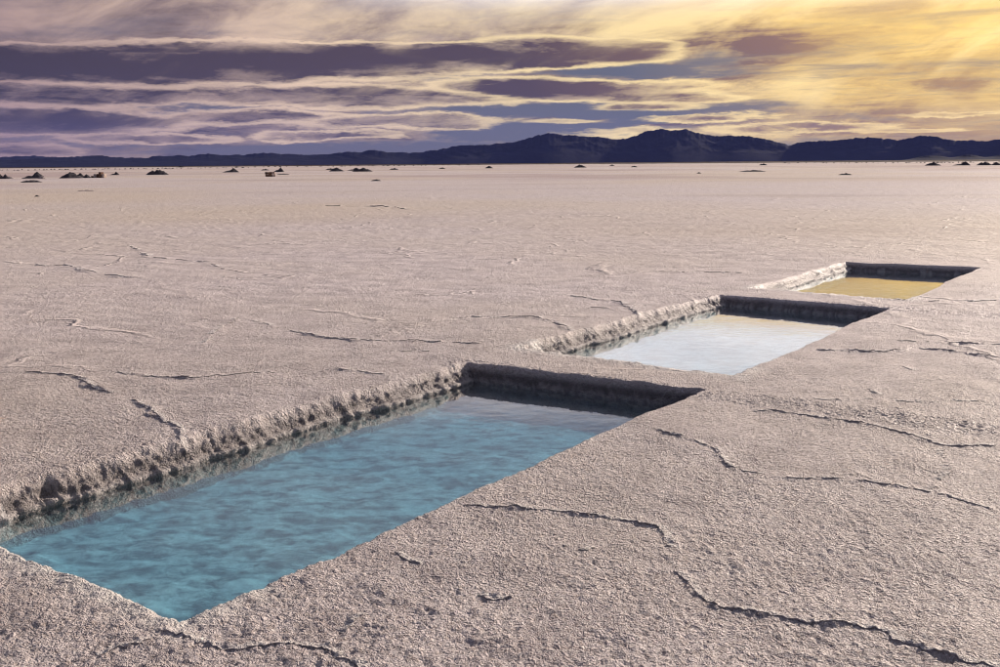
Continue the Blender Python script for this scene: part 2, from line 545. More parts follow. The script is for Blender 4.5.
        for i in range(len(P) - 1):
            e = P[i + 1] - P[i]; L = np.hypot(*e)
            tt = np.clip(((wx - P[i, 0]) * e[0] + (wy - P[i, 1]) * e[1]) / (L * L), 0, 1)
            dx = wx - P[i, 0] - tt * e[0]; dy = wy - P[i, 1] - tt * e[1]
            dd = np.hypot(dx, dy)
            s = np.sign(e[0] * dy - e[1] * dx)
            m = dd < best
            best = np.where(m, dd, best); side = np.where(m, s, side); along = np.where(m, acc + tt * L, along)
            acc += L
        ends = sstep(0, 0.12 * acc, along) * sstep(acc, acc * 0.9, along)
        brk = np.clip(0.62 + 0.9 * perlin2(along / (w * 14), along * 0, 300 + k), 0.12, 1.2)
        h = st * w * 1.25 * ends * brk
        ridge = np.exp(-(best / (w * 1.25)) ** 2)
        # one lip pushed over the other: steep on the side facing the camera
        lip = np.where(side > 0, np.exp(-(best / (w * 0.45)) ** 2), np.exp(-(best / (w * 2.4)) ** 2))
        groove = np.where(side > 0, np.exp(-((best - w * 0.8) / (w * 0.45)) ** 2), 0)
        back = np.where(side > 0, np.exp(-(best / (w * 0.8)) ** 2), np.exp(-(best / (w * 2.8)) ** 2))
        crumble = 0.6 + 0.8 * np.abs(perlin2(x / (w * 1.8), y / (w * 1.8), 330 + k))
        gz[a0:a1, b0:b1] = np.maximum(gz[a0:a1, b0:b1], 0.62 * h * back * crumble)
    # rounded lip of the bank
    base = zp + (g * np.where(inpool, 0.15, 1.0) + gz) * crackmask + 0.010 * rim * perlin2(un * 11, vn * 11, 8)
    z[sl] = base
    # floor: soft drifts of salt mud
    fl = zp < -0.24
    z[sl] += np.where(fl, 0.010 * perlin2(un * 2.2, vn * 2.2, 21) + 0.007 * perlin2(un * 6, vn * 6, 22) + 0.004 * perlin2(un * 17, vn * 17, 23), 0)

    # lumps of crystallised salt pushed out along the wall's normal
    gu = np.gradient(zp, un[:, 0], axis=0); gv = np.gradient(zp, vn[0], axis=1)
    nl = np.sqrt(gu * gu + gv * gv + 1)
    nu, nv, nz = -gu / nl, -gv / nl, 1 / nl
    idx = np.where(wall > 0.01)
    a, b, c = un[idx], vn[idx], zp[idx]
    f = 29.0
    lump = np.abs(perlin3(a * f, b * f, c * f * 0.55, 31)) * 1.25 + 0.55 * np.abs(perlin3(a * f * 2.3, b * f * 2.3, c * f * 1.7, 32)) + 0.3 * np.abs(perlin3(a * f * 5, b * f * 5, c * f * 5, 33)) - 0.45
    flute = np.abs(perlin3(a * 13, b * 4, c * 4.0, 35)) * 1.6 - 0.4
    lf = lefty[idx]
    am = wall[idx] * (0.019 + 0.006 * lf)
    push = am * (lump + 0.45 * lf * flute)
    # a ledge of white crust where the water stands
    led = np.exp(-((c - WATER - 0.005) / 0.018) ** 2) * wall[idx]
    push += led * (0.018 + 0.022 * lf) * (0.6 + 1.4 * np.abs(perlin3(a * 9, b * 9, c * 4, 36)))
    uo, vo, zo = u.copy(), v.copy(), z
    full = np.zeros_like(un)
    full[idx] = push
    uo[sl] += full * nu; vo[sl] += full * nv
    z[sl] += full * nz
    crust[sl] = np.clip(rim * 0.9 + 0.0, 0, 1)
    tmp = np.zeros_like(un); tmp[idx] = led
    crust[sl] = np.maximum(crust[sl], np.clip(tmp * 0.65, 0, 1))
    mud_shade[sl] = np.where(zp < -0.006, sstep(0.006, 0.07, -zp), 0)
    global GROUND_Z
    GROUND_Z = (un[:, 0].copy(), vn[0].copy(), z[sl].copy())
    X, Y = to_xy(uo, vo)
    me = grid_mesh('salt_flat', X, Y, z, {'crust': crust, 'mud_shade': mud_shade})
    o = link(bpy.data.objects.new('salt_flat_ground', me))
    o['kind'] = 'structure'
    o['label'] = 'pale pinkish salt crust of the open salt flat'
    return o


def mat_salt():
    m = bpy.data.materials.new('salt_crust')
    m.use_nodes = True
    N = NT(m.node_tree)
    pos = N.n('ShaderNodeNewGeometry').outputs['Position']
    crust = N.n('ShaderNodeAttribute', attribute_name='crust').outputs['Fac']
    mud_shade = N.n('ShaderNodeAttribute', attribute_name='mud_shade').outputs['Fac']
    dist = N.vm('LENGTH', pos, out=1)
    # colour: pale salt with pink, beige and brown soil in patches of many sizes
    big = N.noise(pos, 0.012, 4, 0.6)
    mid = N.noise(pos, 0.16, 3, 0.6)
    sml = N.noise(pos, 2.3, 4, 0.62)
    fine = N.noise(pos, 34.0, 3, 0.7)
    grit = N.noise(pos, 140.0, 1, 0.6)
    c = N.mix(N.rng(sml, 0.36, 0.68), (0.70, 0.61, 0.595, 1), (0.49, 0.415, 0.41, 1))
    c = N.mix(N.rng(N.noise(N.vm('ADD', pos, (31.0, 12.0, 0.0)), 0.021, 3, 0.55), 0.44, 0.60, 0, 0.75), c, (0.62, 0.50, 0.36, 1))
    c = N.mix(N.rng(mid, 0.40, 0.68, 0, 0.6), c, (0.61, 0.52, 0.45, 1))
    c = N.mix(N.rng(fine, 0.44, 0.68, 0, 0.72), c, (0.33, 0.255, 0.225, 1))
    c = N.mix(N.rng(grit, 0.54, 0.66, 0, 0.70), c, (0.80, 0.75, 0.72, 1))
    # scattered iron-brown grains
    rust = N.m('MULTIPLY', N.rng(N.noise(pos, 1.3, 4, 0.6), 0.60, 0.72), N.rng(N.noise(pos, 26.0, 3, 0.5), 0.60, 0.70))
    c = N.mix(N.m('MULTIPLY', rust, 0.6), c, (0.42, 0.21, 0.12, 1))
    # far flats: broad damp pink-brown bands
    far = N.rng(dist, 60, 140)
    band = N.rng(big, 0.47, 0.60)
    c = N.mix(N.m('MULTIPLY', N.m('MULTIPLY', far, band), 0.62), c, (0.36, 0.235, 0.215, 1))
    b2 = N.noise(N.vm('MULTIPLY', pos, (0.6, 1.6, 1)), 0.035, 4, 0.6)
    c = N.mix(N.m('MULTIPLY', N.rng(dist, 10, 40), N.rng(b2, 0.52, 0.66, 0, 0.5)), c, (0.40, 0.31, 0.28, 1))
    c = N.mix(N.m('MULTIPLY', crust, N.rng(N.noise(pos, 9.0, 4, 0.6), 0.25, 0.55)), c, (0.80, 0.755, 0.71, 1))
    # wall mud with the far walls' shade painted in; the floor is pale silt
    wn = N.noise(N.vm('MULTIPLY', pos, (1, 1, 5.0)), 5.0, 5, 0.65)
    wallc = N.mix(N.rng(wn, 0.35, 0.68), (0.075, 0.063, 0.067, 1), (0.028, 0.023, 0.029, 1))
    # salt crystals on gentler slopes, also painting the sunlit bank paler than shaded walls
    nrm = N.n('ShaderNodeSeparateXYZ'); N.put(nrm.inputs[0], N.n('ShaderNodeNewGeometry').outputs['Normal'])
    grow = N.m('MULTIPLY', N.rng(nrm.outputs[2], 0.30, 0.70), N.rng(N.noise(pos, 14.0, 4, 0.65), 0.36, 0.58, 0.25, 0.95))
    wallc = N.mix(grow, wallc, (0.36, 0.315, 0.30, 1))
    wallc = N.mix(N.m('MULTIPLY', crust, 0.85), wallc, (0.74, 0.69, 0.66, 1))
    c = N.mix(N.m('MULTIPLY', mud_shade, 0.85), c, wallc)
    sz = N.n('ShaderNodeSeparateXYZ'); N.put(sz.inputs[0], pos)
    nz0 = N.n('ShaderNodeSeparateXYZ'); N.put(nz0.inputs[0], N.n('ShaderNodeNewGeometry').outputs['Normal'])
    floor = N.m('MULTIPLY', N.rng(sz.outputs[2], -0.17, -0.215), N.rng(nz0.outputs[2], 0.70, 0.95))
    fn = N.noise(N.vm('MULTIPLY', pos, (1.2, 2.0, 1)), 4.2, 6, 0.64, 0.4)
    floorc = N.mix(N.rng(fn, 0.38, 0.64), (0.80, 0.81, 0.81, 1), (0.26, 0.30, 0.33, 1))
    spk = N.noise(N.vm('MULTIPLY', pos, (3, 8, 1)), 2.2, 5, 0.6)
    floorc = N.mix(N.rng(spk, 0.66, 0.74, 0, 0.75), floorc, (0.09, 0.10, 0.11, 1))
    c = N.mix(floor, c, floorc)
    bsdf = N.n('ShaderNodeBsdfPrincipled')
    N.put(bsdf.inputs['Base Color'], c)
    bsdf.inputs['Roughness'].default_value = 0.58
    bsdf.inputs['Specular IOR Level'].default_value = 0.32
    # fine relief under the modelled grain
    wp = pos
    n1 = N.m('ABSOLUTE', N.m('SUBTRACT', N.noise(wp, 42.0, 3, 0.62), 0.5))
    n2 = N.m('ABSOLUTE', N.m('SUBTRACT', N.noise(wp, 15.0, 2, 0.6), 0.5))
    h = N.m('ADD', N.m('MULTIPLY', n1, N.rng(dist, 4, 16, 0.075, 0.014)), N.m('MULTIPLY', n2, N.rng(dist, 6, 30, 0.050, 0.020)))
    lumpy = N.noise(pos, 3.2, 4, 0.68)
    h = N.m('ADD', h, N.m('MULTIPLY', N.m('MULTIPLY', lumpy, N.rng(dist, 7, 26, 0.0, 1.0)), 0.07))
    # thin heaved seams between the crust plates further off
    vp = N.vm('MULTIPLY_ADD', N.noise(pos, 0.8, 4, 0.6, col=True), (1.3, 1.3, 0.0), pos)
    vor = N.n('ShaderNodeTexVoronoi', feature='DISTANCE_TO_EDGE')
    N.put(vor.inputs['Vector'], N.vm('MULTIPLY', vp, (1, 1, 0)))
    vor.inputs['Scale'].default_value = 0.42
    seam = N.m('MULTIPLY', N.rng(vor.outputs['Distance'], 0.030, 0.0), N.rng(N.noise(pos, 0.35, 3, 0.6), 0.48, 0.60))
    h = N.m('ADD', h, N.m('MULTIPLY', N.m('MULTIPLY', seam, N.rng(dist, 3, 12, 0.35, 1.0)), 0.03))
    bp = N.n('ShaderNodeBump')
    bp.inputs['Strength'].default_value = 0.75
    bp.inputs['Distance'].default_value = 1.0
    N.put(bp.inputs['Strength'], N.m('MULTIPLY_ADD', floor, -0.85, 1.0))
    N.put(bp.inputs['Height'], h)
    N.put(bsdf.inputs['Normal'], bp.outputs[0])
    o = N.n('ShaderNodeOutputMaterial')
    N.put(o.inputs[0], bsdf.outputs[0])
    return m


M_SALT = mat_salt()
salt = build_ground()
salt.data.materials.append(M_SALT)


# ------------------------------------------------------------------ heaved seams: lips of crust pushed up along the cracks
def ground_z(u, v):
    U, V, Z = GROUND_Z
    i = np.clip(np.searchsorted(U, u) - 1, 0, len(U) - 2); j = np.clip(np.searchsorted(V, v) - 1, 0, len(V) - 2)
    a = np.clip((u - U[i]) / (U[i + 1] - U[i]), 0, 1); b = np.clip((v - V[j]) / (V[j + 1] - V[j]), 0, 1)
    return Z[i, j] * (1 - a) * (1 - b) + Z[i + 1, j] * a * (1 - b) + Z[i, j + 1] * (1 - a) * b + Z[i + 1, j + 1] * a * b


def build_seam(k, st, pts):
    P = np.array([ground(*p)[:2] for p in pts])
    seg = np.hypot(*np.diff(P, axis=0).T)
    cum = np.concatenate([[0], np.cumsum(seg)])
    dist = np.hypot(*P.mean(0))
    w = max(0.0085, 0.0013 * dist)
    n = int(cum[-1] / (w * 0.55))
    t = np.linspace(0, cum[-1], n)
    x = np.interp(t, cum, P[:, 0]); y = np.interp(t, cum, P[:, 1])
    ker = np.ones(9) / 9
    if n > 20:
        x[4:-4] = np.convolve(x, ker, 'valid'); y[4:-4] = np.convolve(y, ker, 'valid')
    zero = t * 0
    jog = w * (3.2 * perlin2(t / (w * 26), zero + k, 500) + 1.6 * perlin2(t / (w * 7), zero + k, 501) + 0.7 * perlin2(t / (w * 2.2), zero + k, 502))
    tx = np.gradient(x); ty = np.gradient(y); L = np.hypot(tx, ty) + 1e-9
    nx, ny = ty / L, -tx / L
    flip = np.where(nx * x + ny * y > 0, -1.0, 1.0)          # towards the lower, shaded lip
    flip = np.full(n, 1.0 if flip.mean() > 0 else -1.0)
    nx, ny = nx * flip, ny * flip
    x = x + nx * jog; y = y + ny * jog
    brk = np.clip(0.50 + 1.1 * perlin2(t / (w * 20), zero + k, 503) + 0.5 * perlin2(t / (w * 6), zero + k, 504), 0.24, 1.1)
    ends = sstep(0, 0.10 * cum[-1], t) * sstep(cum[-1], cum[-1] * 0.92, t)
    h = st * w * (0.62 if dist < 7 else 0.42) * brk * (0.15 + 0.85 * ends)
    sx = np.array([-4.5, -3.0, -1.8, -0.9, -0.2, 0.15, 0.42, 0.40, 0.22, 0.22])
    sh = np.array([-0.25, 0.10, 0.36, 0.66, 0.93, 1.0, 0.88, 0.62, 0.15, -0.8])
    S, H = np.meshgrid(sx, h, indexing='xy')
    T = t[:, None] + 0 * S
    S = S * w * (1 + 0.35 * perlin2(T / (w * 3), S * 1.3 + k, 505)) + w * 0.35 * perlin2(T / (w * 1.6), S * 1.1, 506) + w * 0.8 * perlin2(T / (w * 4.5), S * 0 + k, 508)
    X = x[:, None] + nx[:, None] * S; Y = y[:, None] + ny[:, None] * S
    u, v = to_uv(X, Y)
    gz = ground_z(u, v)
    base = np.minimum(gz, gz[:, [5]] + 0.01)
    Z = base + 0.10 * w + sh[None, :] * (H + 0.1 * w) + 0.16 * H * perlin2(T / (w * 1.1), S / w + 3 * k, 507) - (H < 0.12 * w) * 0.02
    me = grid_mesh('crust_seam', X, Y, Z, {'crust': np.full(X.shape, 0.55), 'mud_shade': np.zeros(X.shape)})
    me.materials.append(M_SALT)
    o = link(bpy.data.objects.new('crust_seam', me))
    o.parent = salt


for k, (st, pts) in enumerate(CRACKS):
    build_seam(k, st, pts)


# ------------------------------------------------------------------ brine in the pools
def mat_water():
    m = bpy.data.materials.new('brine')
    m.use_nodes = True
    N = NT(m.node_tree)
    pos = N.n('ShaderNodeNewGeometry').outputs['Position']
    rp = N.noise(N.vm('MULTIPLY', pos, (1, 1, 0)), 9.0, 4, 0.55)
    rp2 = N.noise(N.vm('MULTIPLY', pos, (1, 1, 0)), 2.6, 2, 0.5)
    h = N.m('ADD', N.m('MULTIPLY', rp, 0.0011), N.m('MULTIPLY', rp2, 0.0022))
    bp = N.n('ShaderNodeBump')
    bp.inputs['Strength'].default_value = 0.5
    bp.inputs['Distance'].default_value = 1.0
    N.put(bp.inputs['Height'], h)
    # Fresnel reflection, the same from both sides so that sunlight reaches the floor
    inc = N.n('ShaderNodeNewGeometry').outputs['Incoming']
    cs = N.m('ABSOLUTE', N.vm('DOT_PRODUCT', bp.outputs[0], inc, out=1))
    fr = N.m('MULTIPLY_ADD', N.m('POWER', N.m('SUBTRACT', 1.0, cs, clamp=True), 3.1), 0.97, 0.03, clamp=True)
    tr = N.n('ShaderNodeBsdfTransparent')
    tr.inputs[0].default_value = (1, 1, 1, 1)
    gl = N.n('ShaderNodeBsdfGlossy')
    gl.inputs['Color'].default_value = (1, 1, 1, 1)
    gl.inputs['Roughness'].default_value = 0.02
    N.put(gl.inputs['Normal'], bp.outputs[0])
    mx = N.n('ShaderNodeMixShader')
    N.put(mx.inputs[0], fr)
    N.put(mx.inputs[1], tr.outputs[0])
    N.put(mx.inputs[2], gl.outputs[0])
    ab = N.n('ShaderNodeVolumeAbsorption')
    ab.inputs['Color'].default_value = (0.09, 0.655, 0.78, 1)
    ab.inputs['Density'].default_value = 2.7
    o = N.n('ShaderNodeOutputMaterial')
    N.put(o.inputs[0], mx.outputs[0])
    N.put(o.inputs[1], ab.outputs[0])
    return m


M_WATER = mat_water()
for k, (a, b, l, r, sn, sf) in enumerate(POOLS):
    e = 0.10
    pts = [(a + sn * -0.05 - e, r + e), (b + e, r + e), (b + sf + e, l - e), (a + sn - e, l - e)]
    vs = []
    for zz in (WATER + 0.002 * k, -0.55):
        for p in pts:
            x, y = to_xy(*p)
            vs.append((x, y, zz))
    me = bpy.data.meshes.new('pool_water')
    me.from_pydata(vs, [], [(3, 2, 1, 0), (4, 5, 6, 7)] + [(i, (i + 1) % 4, 4 + (i + 1) % 4, 4 + i) for i in range(4)])
    import bmesh
    bm = bmesh.new(); bm.from_mesh(me); bmesh.ops.recalc_face_normals(bm, faces=bm.faces); bm.to_mesh(me); bm.free()
    me.materials.append(M_WATER)
    o = link(bpy.data.objects.new('pool_water', me))
    o['kind'] = 'structure'
    o['label'] = ['turquoise brine filling the largest dug pool', 'pale mirror-like brine in the middle dug pool', 'yellowish brine reflecting the sky in the farthest dug pool'][k]


# ------------------------------------------------------------------ mountains
SKYLINE = [(-700, 158), (-500, 152), (-300, 156), (-120, 155), (-40, 158), (0, 160), (20, 159.4), (42, 158.2), (66, 157.4), (84, 155.8), (96, 155), (109, 156.8), (129, 157.8), (148, 157.8), (153, 156), (165, 156.2), (178, 155), (188, 155.8),
           (208, 153.5), (224, 155), (245, 154.6), (264, 152.5), (287, 154), (310, 154.6), (330, 154), (350, 151.8), (360, 152.4), (373, 149.5), (389, 152.5), (419, 152.5), (440, 149),
           (462, 145.2), (475, 145.2), (495, 143.6), (515, 142), (528, 138.6), (540, 134.5), (548, 132.7), (561, 134.6), (574, 135.3), (597, 137), (617, 139.3), (630, 138),
           (647, 131.3), (660, 128.7), (670, 131), (685.5, 129.2), (694, 131.3), (711, 136), (731, 135.4), (750, 136.4), (762, 138.4), (776, 141.8), (789, 145.5), (803, 142), (820, 141),
           (840, 140), (857, 138.4), (871, 137.3), (888, 139), (898, 140), (912, 137), (925, 135.6), (935.5, 136.6), (952, 140.4), (973, 140), (986, 141), (1000, 139.4),
           (1040, 143), (1100, 138), (1180, 145), (1300, 140), (1500, 150), (1750, 146)]
BACKLINE = [(-700, 154), (-400, 149), (-150, 154), (-30, 157.2), (0, 156.8), (20, 155.8), (40, 156.2), (60, 157.2), (90, 159), (130, 162), (160, 165)]
FORELINE = [(895, 161), (908, 159.5), (920, 156.6), (930, 155.2), (940, 155.8), (950, 157.6), (958, 156.6), (966, 154.4), (974, 155), (985, 157.2), (1000, 155.2), (1030, 153), (1080, 158), (1120, 161)]


def mat_rock(name, c1, c2, sc):
    m = bpy.data.materials.new(name)
    m.use_nodes = True
    N = NT(m.node_tree)
    pos = N.n('ShaderNodeNewGeometry').outputs['Position']
    b = N.n('ShaderNodeBsdfPrincipled')
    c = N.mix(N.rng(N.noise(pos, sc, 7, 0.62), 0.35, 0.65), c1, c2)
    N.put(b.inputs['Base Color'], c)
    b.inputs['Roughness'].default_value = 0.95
    b.inputs['Specular IOR Level'].default_value = 0.1
    o = N.n('ShaderNodeOutputMaterial')
    N.put(o.inputs[0], b.outputs[0])
    return m


def build_range(name, label, line, R, depth, mat, seed, step=0.045, rows=70):
    pts = [azel(*p) for p in line]
    A = np.array([p[0] for p in pts]); E = np.array([p[1] for p in pts])
    az = np.arange(A[0], A[-1], step)
    el = np.interp(az, A, E)
    jag = 0.035 * perlin2(az * 2.6, az * 0 + 0.3, seed) + 0.022 * perlin2(az * 7.0, az * 0 + 0.6, seed + 1) + 0.012 * perlin2(az * 16.0, az * 0 + 0.6, seed + 2)
    top = np.clip(el + jag * np.clip(el / 0.6, 0.1, 1.3), 0.0, None)
    t = np.linspace(-1, 0.6, rows)                        # -1 foot in front, 0 crest, then the back
    a2, t2 = np.meshgrid(np.radians(az), t, indexing='ij')
    H = np.tan(np.radians(top))[:, None] * R + CAM_H
    ker = np.ones(41) / 41
    Hs = np.convolve(np.pad(H[:, 0], 20, mode='edge'), ker, 'valid')[:, None]
    r = R + t2 * (Hs * depth + 120)
    prof = np.where(t2 < 0, np.clip(1 + t2, 0, 1) ** 1.0, np.clip(1 - t2 / 0.6, 0, 1))
    arc = a2 * R
    # spurs and gullies running down from the crest
    wl = R * 0.035
    sp = np.abs(perlin2(arc / wl + 0.35 * perlin2(arc / wl, t2 * 3, seed + 9), t2 * 1.1, seed + 5)) * 1.2 + 0.5 * np.abs(perlin2(arc / wl * 2.6, t2 * 3.2, seed + 6)) + 0.25 * np.abs(perlin2(arc / wl * 6, t2 * 8, seed + 7))
    cut = np.where(t2 < 0, np.sin(np.pi * np.clip(-t2, 0, 1)) ** 0.8, 0)
    h = prof * (Hs + (H - Hs) * prof ** 4) * (1 - 0.10 * cut * sp)
    h = np.where((t2 <= -0.999) | (t2 >= 0.599), -3.0, h)
    me = grid_mesh(name, r * np.sin(a2), r * np.cos(a2), h)
    me.materials.append(mat)
    o = link(bpy.data.objects.new(name, me))
    o['kind'] = 'structure'
    o['label'] = label
    return o


M_ROCK = mat_rock('hazed_mountain_rock', (0.014, 0.016, 0.028, 1), (0.009, 0.010, 0.019, 1), 0.0012)  # blue of the distant air mixed into the rock colour
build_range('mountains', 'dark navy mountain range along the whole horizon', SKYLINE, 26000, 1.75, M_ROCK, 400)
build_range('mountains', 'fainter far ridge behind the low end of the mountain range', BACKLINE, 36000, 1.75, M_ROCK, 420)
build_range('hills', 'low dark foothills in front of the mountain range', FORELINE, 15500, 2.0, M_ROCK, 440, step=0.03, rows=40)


def build_shore():
    """the far brown shore of scrub where the salt ends"""
    az = np.radians(np.arange(-50, 62, 0.12))
    rr = np.array([0, 0.02, 0.06, 0.12, 0.2, 0.32, 0.5, 0.75, 1.0])
    a2, t = np.meshgrid(az, rr, indexing='ij')
    d = np.degrees(a2)
    inner = np.interp(d, [-50, -26, -10, 5, 26, 62], [3600, 2800, 1900, 1500, 1100, 1000]) * (1 + 0.10 * perlin2(d * 0.9, d * 0, 5) + 0.07 * perlin2(d * 4, d * 0, 6))
    r = inner + (34000 - inner) * t ** 1.6
    z = 0.15 + np.where(t > 0, 0.5 + 1.0 * np.abs(perlin2(a2 * 400, t * 60, 7)) + t * 5, -0.4)
    me = grid_mesh('scrub_shore', r * np.sin(a2), r * np.cos(a2), z)
    me.materials.append(mat_rock('scrub_soil', (0.060, 0.035, 0.030, 1), (0.030, 0.020, 0.020, 1), 0.02))
    o = link(bpy.data.objects.new('far_shore', me))
    o['kind'] = 'structure'
    o['label'] = 'thin dark brown shore at the foot of the mountains'


build_shore()

# ------------------------------------------------------------------ heaps of dug-up salt and stacks of cut blocks
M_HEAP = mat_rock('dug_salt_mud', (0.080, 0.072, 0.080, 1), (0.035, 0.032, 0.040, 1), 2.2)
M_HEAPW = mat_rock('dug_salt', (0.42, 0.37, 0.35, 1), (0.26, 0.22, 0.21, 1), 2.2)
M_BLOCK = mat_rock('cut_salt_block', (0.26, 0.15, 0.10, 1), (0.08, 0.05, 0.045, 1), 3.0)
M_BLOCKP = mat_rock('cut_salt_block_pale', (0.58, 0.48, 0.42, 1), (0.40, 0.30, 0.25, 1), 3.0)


def heap_mesh(w, h, dep, seed, n=26, peaks=None):
    """irregular heap, w wide across the view, h high, dep deep"""
    s = np.linspace(-1.1, 1.1, n)
    x, y = np.meshgrid(s, np.linspace(-1.1, 1.1, max(10, n * 2 // 3)), indexing='ij')
    z = np.zeros_like(x)
    for (px, py, ph, pr) in (peaks or [(0, 0, 1, 1.0)]):
        rad = np.hypot((x - px) / pr, (y - py) / max(pr, 0.75))
        rad = rad * (1 + 0.22 * perlin2(np.arctan2(y - py, x - px) * 1.3 + 5, rad * 0 + seed, seed))
        z = np.maximum(z, ph * np.clip(1 - rad, 0, 1) ** 0.82)
    z = z * (1 + 0.30 * perlin2(x * 3 + seed, y * 3, seed + 1) + 0.22 * np.abs(perlin2(x * 7 + seed, y * 7, seed + 2)))
    z = np.clip(z, 0, None) * h
    z = np.where(z <= 0, -0.03, z)
    return grid_mesh('heap', x * w / 2, y * dep / 2, z)


def place(px, py, z=0.0):
    p = ground(px, py)
    return Vector((p.x, p.y, z))


def px_size(px, py):
    return ground(px, py).length / F                     # metres covered by one pixel there


# pixel x, base y, width px, height px, peaks, material, label
TWO = [(-0.35, 0, 1.0, 0.7), (0.45, 0, 0.75, 0.6)]
RIGHT = [(0.30, 0, 1.0, 0.62), (-0.25, 0, 0.45, 0.8)]
FLAT = [(-0.4, 0, 0.8, 0.65), (0.15, 0, 1.0, 0.75), (0.6, 0, 0.7, 0.5)]
HEAPS = [
    (2, 179, 12, 4.2, TWO, 0, 'dark twin-peaked heap of dug salt with a pale spill at its foot'),
    (8, 178.8, 9, 2.0, FLAT, 1, 'low pale spill of salt at the side of a dark heap'),
    (34, 178.6, 19, 5.0, RIGHT, 0, 'dark peaked salt heap with a long low tail and one sunlit flank'),
    (42, 178.9, 6, 3.2, None, 1, 'pale cone painting the sunlit flank of the dark tailed heap'),  # pale material stands in for sunlight on the tailed heap's flank
    (31, 182.6, 16, 2.0, FLAT, 0, 'flat dark bar of dug salt just before the tailed heap'),
    (71, 178.4, 19, 4.6, None, 0, 'broad dark pointed salt heap next to a rubble heap'),
    (83, 178.2, 13, 3.8, TWO, 0, 'grey mottled rubble heap between the pointed heap and the brown block stack'),
    (115, 175.2, 8, 2.6, RIGHT, 0, 'small dark salt heap standing alone beside the brown block stack'),
    (157, 175.0, 18, 4.4, FLAT, 0, 'large rounded dark salt heap with a level top'),
    (181, 167.6, 6, 1.9, None, 0, 'black small heap among the row of tiny far heaps'),
    (231, 172.6, 15, 3.6, RIGHT, 0, 'dark salt heap rising to its sunward end'),
    (279, 172.2, 10, 4.0, RIGHT, 0, 'blue grey salt heap behind the two-toned block stack'),
    (265, 170.6, 7, 1.3, FLAT, 0, 'very low dark heap behind the two-toned block stack'),
    (330, 170.0, 8, 1.4, FLAT, 0, 'low thin heap touching a broad dark heap'),
    (336.5, 171.6, 14, 3.2, None, 0, 'broad dark conical heap with a low thin heap touching it'),
    (354, 170.8, 12, 2.6, RIGHT, 0, 'dark heap behind a long level-topped heap'),
    (362, 171.8, 18, 3.2, FLAT, 0, 'long level-topped dark heap with another heap behind it'),
    (376, 181.2, 9, 1.4, FLAT, 0, 'flat dark patch of dug salt lying alone on open crust'),
    (283, 174.8, 11, 0.9, FLAT, 0, 'thin dark streak of dug salt beside the two-toned block stack'),
    (394, 169.9, 8, 1.4, FLAT, 0, 'small flat dark heap on a pinkish damp band'),
    (442, 169.0, 6, 1.2, FLAT, 0, 'tiny flat dark heap at the end of a damp band'),
    (489, 168.5, 8, 2.0, None, 0, 'small rounded dark heap below the start of the high mountains'),
    (580, 167.8, 12, 2.6, None, 0, 'lone dark cone shaped heap below the first mountain summit'),
    (612, 166.0, 5, 1.2, None, 0, 'tiny dark heap near the lone cone shaped heap'),
    (634, 167.4, 6, 1.2, FLAT, 0, 'tiny low heap below the highest mountain summit'),
    (699, 173.6, 4, 1.1, None, 0, 'single dark clod standing on bare crust'),
    (752, 171.9, 22, 1.5, FLAT, 0, 'long thin dark bank of dug salt with ragged ends'),
    (763, 165.4, 7, 1.5, FLAT, 0, 'small grey heap beyond the long thin bank'),
    (845, 175.2, 11, 1.5, FLAT, 0, 'flat grey heap of salt on the golden crust'),
    (933, 165.8, 13, 2.9, None, 0, 'dark pointed cone of dug salt in front of the foothills'),
    (962, 165.6, 15, 2.9, RIGHT, 0, 'dark heap with a drawn-out foot before the foothills'),
    (984, 165.5, 12, 2.6, FLAT, 0, 'dark rounded level-topped heap before the foothills'),
    (999, 165.4, 12, 2.6, TWO, 0, 'dark double-peaked heap before the foothills'),
    (37, 196.8, 4.5, 1.1, None, 0, 'small dark clod alone on open crust below the flat dark bar'),
    (86, 191.3, 14, 1.0, FLAT, 1, 'faint broken grey clods in a thin line on open crust'),
]
for i, (px, py, w, h, pk, mt, lab) in enumerate(HEAPS):
    s = px_size(px, py)
    me = heap_mesh(w * s * 1.08, h * s * 1.12, max(w * s * 0.75, h * s * 1.6), 11 + i * 3, 30, pk)
    me.materials.append((M_HEAP, M_HEAPW)[mt])
    o = link(bpy.data.objects.new('salt_heap', me))
    o.location = place(px, py - 0.2)
    o.rotation_euler.z = -math.atan2(o.location.x, o.location.y)
    o['label'] = lab
    o['category'] = 'salt heap'
    o['group'] = 'heaps of dug salt on the flat'

# far rows of tiny heaps
rnd = random.Random(4)
tiny = []
for k in range(3):
    me = heap_mesh(1, 1, 0.8, 71 + k, 9)
    me.materials.append(M_HEAP)
    tiny.append(me)


def tiny_row(x0, x1, ya, yb, step, lab, grp):
    x = x0
    while x < x1:
        t = (x - x0) / (x1 - x0)
        py = ya + (yb - ya) * t + rnd.uniform(-0.25, 0.3)
        s = px_size(x, py)
        o = link(bpy.data.objects.new('tiny_heap', tiny[rnd.randrange(3)]))
        o.location = place(x, py)
        o.rotation_euler.z = -math.atan2(o.location.x, o.location.y) + rnd.uniform(-0.3, 0.3)
        w = s * rnd.choice((1.3, 1.6, 2.0, 2.6, 3.4))
        o.scale = (w, w, s * rnd.uniform(0.55, 1.0))
        o['label'] = lab
        o['category'] = 'salt heap'
        o['group'] = grp
        x += step * rnd.uniform(0.45, 1.6)


tiny_row(0, 250, 170.4, 167.6, 4.6, 'tiny dark heap in the long far row below the low mountains', 'tiny heaps in the far row below the low mountains')
tiny_row(255, 480, 167.0, 165.0, 7.0, 'tiny dark speck of a heap in the sparse far row', 'tiny heaps in the sparse far row')
tiny_row(785, 1000, 163.2, 162.6, 5.5, 'tiny dark heap in the far row near the foothills', 'tiny heaps in the far row near the foothills')


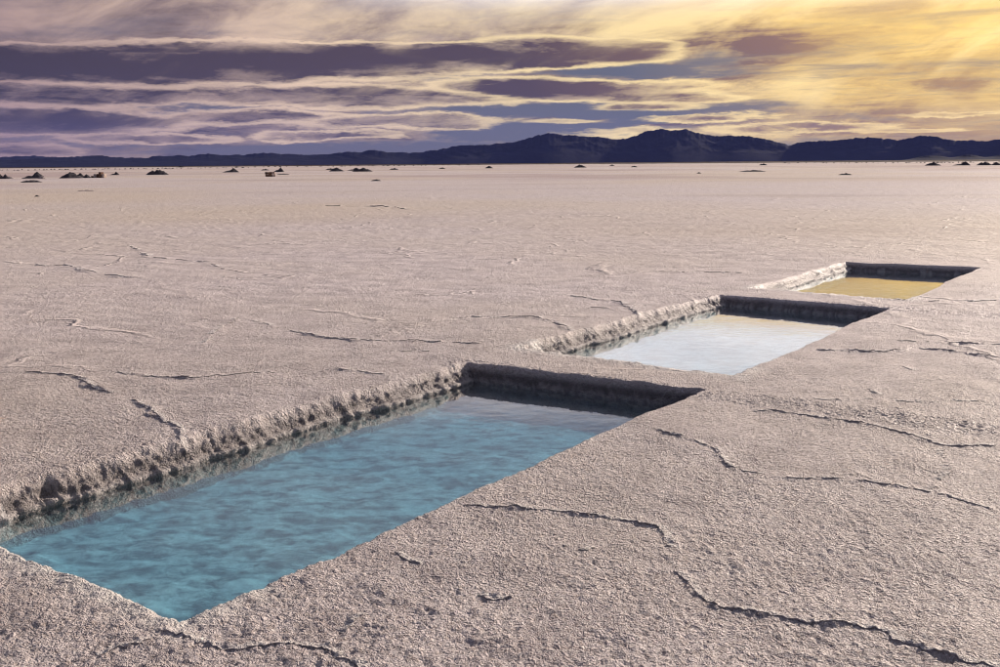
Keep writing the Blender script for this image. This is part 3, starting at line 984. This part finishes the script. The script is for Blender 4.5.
def block_mesh(sx, sy, sz, seed):
    bm = bmesh.new()
    bmesh.ops.create_cube(bm, size=1.0)
    r = random.Random(seed)
    for v in bm.verts:
        v.co = Vector((v.co.x * sx, v.co.y * sy, v.co.z * sz)) + Vector([r.uniform(-0.025, 0.025) for _ in range(3)])
    bmesh.ops.bevel(bm, geom=bm.edges[:], offset=0.025, segments=1, affect='EDGES')
    me = bpy.data.meshes.new('block')
    bm.to_mesh(me); bm.free()
    return me


def block_stack(px, py, cols, rows, bw, bh, bd, yaw, lab, mats, ragged):
    e = link(bpy.data.objects.new('block_stack', None))
    e.location = place(px, py)
    e.rotation_euler.z = yaw
    e['label'] = lab
    e['category'] = 'salt blocks'
    r = random.Random(int(px))
    meshes = [[block_mesh(bw * 0.94, bd, bh * 0.95, 5 + q) for q in range(3)] for _ in mats]
    for mi, mset in enumerate(meshes):
        for me in mset:
            me.materials.append(mats[mi])
    for c in range(cols):
        top = rows - (r.random() < ragged) - (ragged > 0.4 and c in (0, cols - 1))
        for q in range(max(1, top)):
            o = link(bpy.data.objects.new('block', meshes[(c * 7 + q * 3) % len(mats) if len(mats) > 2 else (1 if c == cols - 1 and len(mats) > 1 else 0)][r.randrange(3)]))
            o.parent = e
            o.location = ((c - (cols - 1) / 2) * bw + r.uniform(-0.03, 0.03), r.uniform(-0.06, 0.06), bh * (q + 0.49))
            o.rotation_euler.z = r.uniform(-0.06, 0.06)


s = px_size(99, 177.8)
block_stack(99, 177.8, 5, 3, 14 * s / 5, 5.2 * s / 3, 0.7, -0.25, 'brown ragged stack of upright cut salt blocks between two dark heaps', [M_BLOCK, M_BLOCKP, M_BLOCK], 0.45)
s = px_size(270.5, 176.6)
block_stack(270.5, 176.6, 3, 2, 10 * s / 3, 4.4 * s / 2, 0.9, 0.15, 'brown box shaped stack of salt blocks with its sunlit end painted pale', [M_BLOCK, M_BLOCKP], 0.0)  # pale end blocks carry the sunlight in their colour


# ------------------------------------------------------------------ the air between here and the mountains
def build_haze():
    me = bpy.data.meshes.new('haze')
    x0, x1, y0, y1, z0, z1 = -60000, 60000, -60000, 60000, -6.0, 2200.0
    vs = [(x, y, z) for z in (z0, z1) for (x, y) in ((x0, y0), (x1, y0), (x1, y1), (x0, y1))]
    me.from_pydata(vs, [], [(3, 2, 1, 0), (4, 5, 6, 7), (0, 1, 5, 4), (1, 2, 6, 5), (2, 3, 7, 6), (3, 0, 4, 7)])
    m = bpy.data.materials.new('haze_air')
    m.use_nodes = True
    N = NT(m.node_tree)
    v = N.n('ShaderNodeVolumePrincipled')
    v.inputs['Color'].default_value = (0.24, 0.30, 0.95, 1)
    v.inputs['Density'].default_value = 5.0e-6
    v.inputs['Anisotropy'].default_value = 0.0
    o = N.n('ShaderNodeOutputMaterial')
    N.put(o.inputs[1], v.outputs[0])
    me.materials.append(m)
    h = link(bpy.data.objects.new('haze', me))
    h['kind'] = 'stuff'
    h['label'] = 'thin bluish air in front of the far mountains'
    h['category'] = 'haze'


build_haze()
